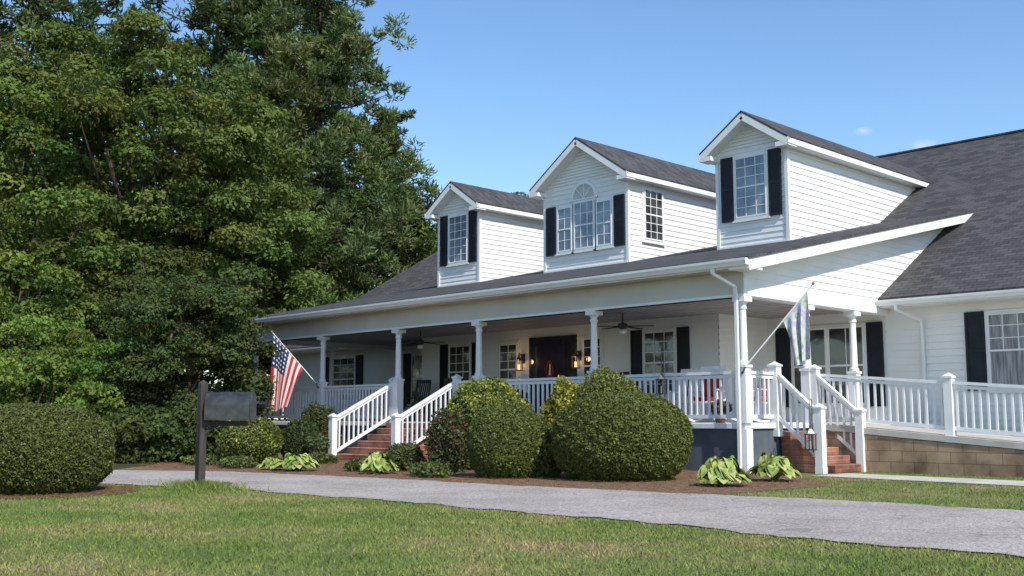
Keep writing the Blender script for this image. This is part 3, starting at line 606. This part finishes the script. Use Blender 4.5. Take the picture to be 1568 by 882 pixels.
b.make("mailbox",None,bevel=.004)
# ---------------------------------------------------------------- flags
def m_flag_us():
    m,n,l,bs=M("flag_us"); uv=n.new('ShaderNodeUVMap'); s=n.new('ShaderNodeSeparateXYZ'); l.new(uv.outputs[0],s.inputs[0])
    def mt(op,a,b_=None,c=None):
        x=n.new('ShaderNodeMath'); x.operation=op
        for i,v in enumerate((a,b_,c)):
            if v is None: continue
            if isinstance(v,(int,float)): x.inputs[i].default_value=v
            else: l.new(v,x.inputs[i])
        return x.outputs[0]
    st=mt('LESS_THAN',mt('FRACT',mt('MULTIPLY',s.outputs[0],6.5)),.5)
    can=mt('MULTIPLY',mt('GREATER_THAN',s.outputs[0],.46),mt('LESS_THAN',s.outputs[1],.42))
    a=mt('SUBTRACT',mt('FRACT',mt('MULTIPLY',s.outputs[0],10)),.5); c=mt('SUBTRACT',mt('FRACT',mt('MULTIPLY',s.outputs[1],15)),.5)
    star=mt('LESS_THAN',mt('ADD',mt('MULTIPLY',a,a),mt('MULTIPLY',c,c)),.06)
    m1=n.new('ShaderNodeMixRGB'); l.new(st,m1.inputs[0]); m1.inputs[1].default_value=(.62,.60,.58,1); m1.inputs[2].default_value=(.40,.03,.035,1)
    m2=n.new('ShaderNodeMixRGB'); l.new(star,m2.inputs[0]); m2.inputs[1].default_value=(.015,.025,.09,1); m2.inputs[2].default_value=(.6,.6,.6,1)
    m3=n.new('ShaderNodeMixRGB'); l.new(can,m3.inputs[0]); l.new(m1.outputs[0],m3.inputs[1]); l.new(m2.outputs[0],m3.inputs[2]); l.new(m3.outputs[0],bs.inputs['Base Color']); bs.inputs['Roughness'].default_value=.8
    return m
def m_flag_g():
    m,n,l,bs=M("flag_garden"); p=coord(n); t=n.new('ShaderNodeTexNoise'); t.inputs['Scale'].default_value=6; t.inputs['Detail'].default_value=3; l.new(p,t.inputs['Vector'])
    r=ramp(n,[(.34,(.24,.34,.24)),(.43,(.46,.52,.46)),(.52,(.55,.55,.56)),(.60,(.42,.37,.52)),(.7,(.52,.50,.52))]); l.new(t.outputs[0],r.inputs[0]); l.new(r.outputs[0],bs.inputs['Base Color']); bs.inputs['Roughness'].default_value=.8
    return m
def flag(name,p0,p1,s0,s1,La,Lb,shrink,mat,fold):
    E=empty(name); p0=Vector(p0);p1=Vector(p1); b=B(); b.cyl(p0,p1,.014,.012,white,8); b.lathe(p1,[(0,-.03),(.03,-.01),(.03,.015),(0,.04)],terra,8); b.cyl(p0-Vector((0,0,.05)),p0+(p1-p0)*.06,.025,.02,black,8); b.make("pole",E)
    ns,nd=40,50; d=(p1-p0).normalized(); side=Vector((-d.y,d.x,0)).normalized(); tip=p0+(p1-p0)*s1
    me=bpy.data.meshes.new("cloth"); vs=[];uv=[]
    for i in range(ns+1):
        for j in range(nd+1):
            s=i/ns; t=j/nd; P=p0.lerp(p1,s0+(s1-s0)*s); L=La+(Lb-La)*s; hx=(P-tip)*(1-shrink*t**.8); Q=tip+Vector((hx.x,hx.y,(P-tip).z))-Vector((0,0,L*t))
            Q+=side*fold*math.sin(s*15+t*1.5)*min(1,t*2.5)+Vector((d.x,d.y,0))*fold*.7*math.cos(s*11+t*2)*min(1,t*2)
            vs.append(Q); uv.append((s,t))
    fs=[(i*(nd+1)+j,(i+1)*(nd+1)+j,(i+1)*(nd+1)+j+1,i*(nd+1)+j+1) for i in range(ns) for j in range(nd)]
    me.from_pydata(vs,[],fs); u=me.uv_layers.new(name="UVMap")
    for lp in me.loops: u.data[lp.index].uv=uv[lp.vertex_index]
    me.polygons.foreach_set('use_smooth',[True]*len(fs)); obj("cloth",me,mat,E)
flag("american_flag",(-13.6,-.12,1.86),(-14.0,-1.38,3.30),.32,.98,1.0,2.15,.5,m_flag_us(),.075)
flag("garden_flag",(.02,-.1,1.85),(1.3,.30,3.38),.58,.92,.85,1.2,.45,m_flag_g(),.06)
# ---------------------------------------------------------------- porch things
def m_emit():
    m,n,l,bs=M("lamp_glow"); bs.inputs['Base Color'].default_value=(.9,.6,.3,1); bs.inputs['Emission Color'].default_value=(1,.55,.2,1); bs.inputs['Emission Strength'].default_value=3; return m
glow=m_emit()
def lantern(b,x,y,z,s=1,inner=None):
    b.box(x-.07*s,x+.07*s,y-.07*s,y+.07*s,z,z+.02*s,black); b.box(x-.075*s,x+.075*s,y-.075*s,y+.075*s,z+.25*s,z+.27*s,black)
    for i in(-1,1):
        for j in(-1,1): b.box(x+i*.06*s-.008,x+i*.06*s+.008,y+j*.06*s-.008,y+j*.06*s+.008,z+.02*s,z+.25*s,black)
    b.lathe((x,y,z),[(.085*s,.27*s),(.03*s,.35*s),(.02*s,.40*s),(.0,.42*s)],black,4)
    b.cyl((x,y,z+.02*s),(x,y,z+.15*s),.025*s,.025*s,inner or curtain,8)
for x in(-9.28,-7.22):
    b=B(); lantern(b,x,3.3,2.25,1.1,glow); b.beam((x,3.3,2.72),(x,3.48,2.6),.02,.02,black); b.box(x-.05,x+.05,3.44,3.475,2.45,2.7,black); b.make("wall_lantern",None)
    ld=bpy.data.lights.new("lantern_bulb","POINT"); ld.energy=2.6; ld.color=(1,.6,.28); ld.shadow_soft_size=.06; lo_=bpy.data.objects.new("lantern_bulb",ld); sc.collection.objects.link(lo_); lo_.location=(x,3.12,2.5)
for x,y,z in((-1.75,-.12,1.45),(.92,.76,.42)):
    b=B(); lantern(b,x,y-.08,z,1.1); b.tube([(x,y,z+.9),(x,y-.04,z+.93),(x,y-.08,z+.86),(x,y-.08,z+.44)],[.008]*4,black,6); b.tube([(x,y,z-.05),(x,y,z+.9)],[.009,.009],black,6); b.make("hanging_lantern",None)
def fan(x,y):
    b=B(); b.cyl((x,y,3.35),(x,y,3.12),.02,.02,black,8); b.lathe((x,y,2.98),[(0,0),(.09,.02),(.12,.07),(.1,.13),(.03,.16)],black,14)
    for i in range(5):
        a=i*1.2566+.4; d=Vector((math.cos(a),math.sin(a),0)); b.beam(Vector((x,y,3.05))+d*.1,Vector((x,y,3.04))+d*.72,.13,.012,darkwood)
    b.lathe((x,y,2.86),[(0,0),(.07,.03),(.09,.08),(.05,.12)],trim,12); b.make("ceiling_fan",None)
fan(-4.4,1.8); fan(-11.6,1.8)
def rocker(x,y,ang,mat,cush=None):
    b=B(); 
    for sx in(-.27,.27):
        pts=[Vector((sx,-.5+.1*i,.03+.012*(i-4.5)**2*.35)) for i in range(11)]
        for i in range(10): b.beam(pts[i],pts[i+1],.03,.04,mat)
        b.beam((sx,-.22,.08),(sx,-.22,.66),.04,.04,mat); b.beam((sx,.22,.06),(sx*.98,.42,1.15),.04,.04,mat); b.beam((sx,-.3,.67),(sx,.3,.64),.09,.025,mat)
    for i in range(6): b.beam((-.27,-.24+i*.09,.42),(.27,-.24+i*.09,.42-.008*i),.07,.02,mat)
    for i in range(6): u=-.2+i*.08; b.beam((u,.24,.42),(u,.41,1.1),.05,.015,mat)
    b.beam((-.28,.42,1.12),(.28,.42,1.12),.03,.1,mat); b.beam((-.26,.25,.45),(.26,.25,.45),.03,.06,mat)
    if cush: b.box(-.23,.23,-.22,.22,.44,.52,cush); b.slab([(-.22,.2,.55),(.22,.2,.55),(.22,.36,1.05),(-.22,.36,1.05)],.06,cush)
    o=b.make("rocking_chair",None,bevel=.004); o.location=(x,y,FL); o.rotation_euler=(0,0,ang)
rocker(-1.9,1.5,.3,paint,red); rocker(-1.0,1.9,-.2,paint,red); rocker(-3.0,2.2,.2,paint); rocker(-11.4,2.4,.1,black); rocker(-12.5,2.3,.1,black); rocker(-10.6,1.9,.4,darkwood); rocker(-5.3,2.3,-.2,darkwood)
def potplant(x,y,z,r,h,base,n=1500,tip=None):
    E=empty("potted_plant"); b=B(); b.lathe((x,y,z),[(r*.6,0),(r*.85,r*1.1),(r,r*1.15),(r,r*1.35),(r*.88,r*1.35),(r*.85,r*1.2),(0,r*1.2)],terra,16); b.make("pot",E,True)
    s=sph(n); P=s*np.array([r*1.7,r*1.7,h*.55])*(rng.uniform(.3,1,n)**.5)[:,None]+[x,y,z+r*1.3+h*.45]; N=s*.6+[0,0,.4]; C=np.array(base)*(1+rng.normal(0,.3,(n,1)))
    if tip is not None: k=rng.random(n)<.12; C[k]=tip
    leafmesh("foliage",P,N,.09,C,leafm,.4,.3,E)
potplant(-10.9,.4,FL,.2,.6,(.06,.10,.03),1500); potplant(-7.6,.5,FL,.2,.6,(.06,.10,.03)); potplant(-9.9,.5,FL,.16,.4,(.06,.10,.03)); potplant(-9.9,-2.6,0,.17,.42,(.12,.16,.07),900); potplant(-6.6,.6,FL,.2,.5,(.07,.11,.03)); potplant(-.9,.5,FL,.14,.25,(.07,.1,.04),500,(.5,.03,.03))
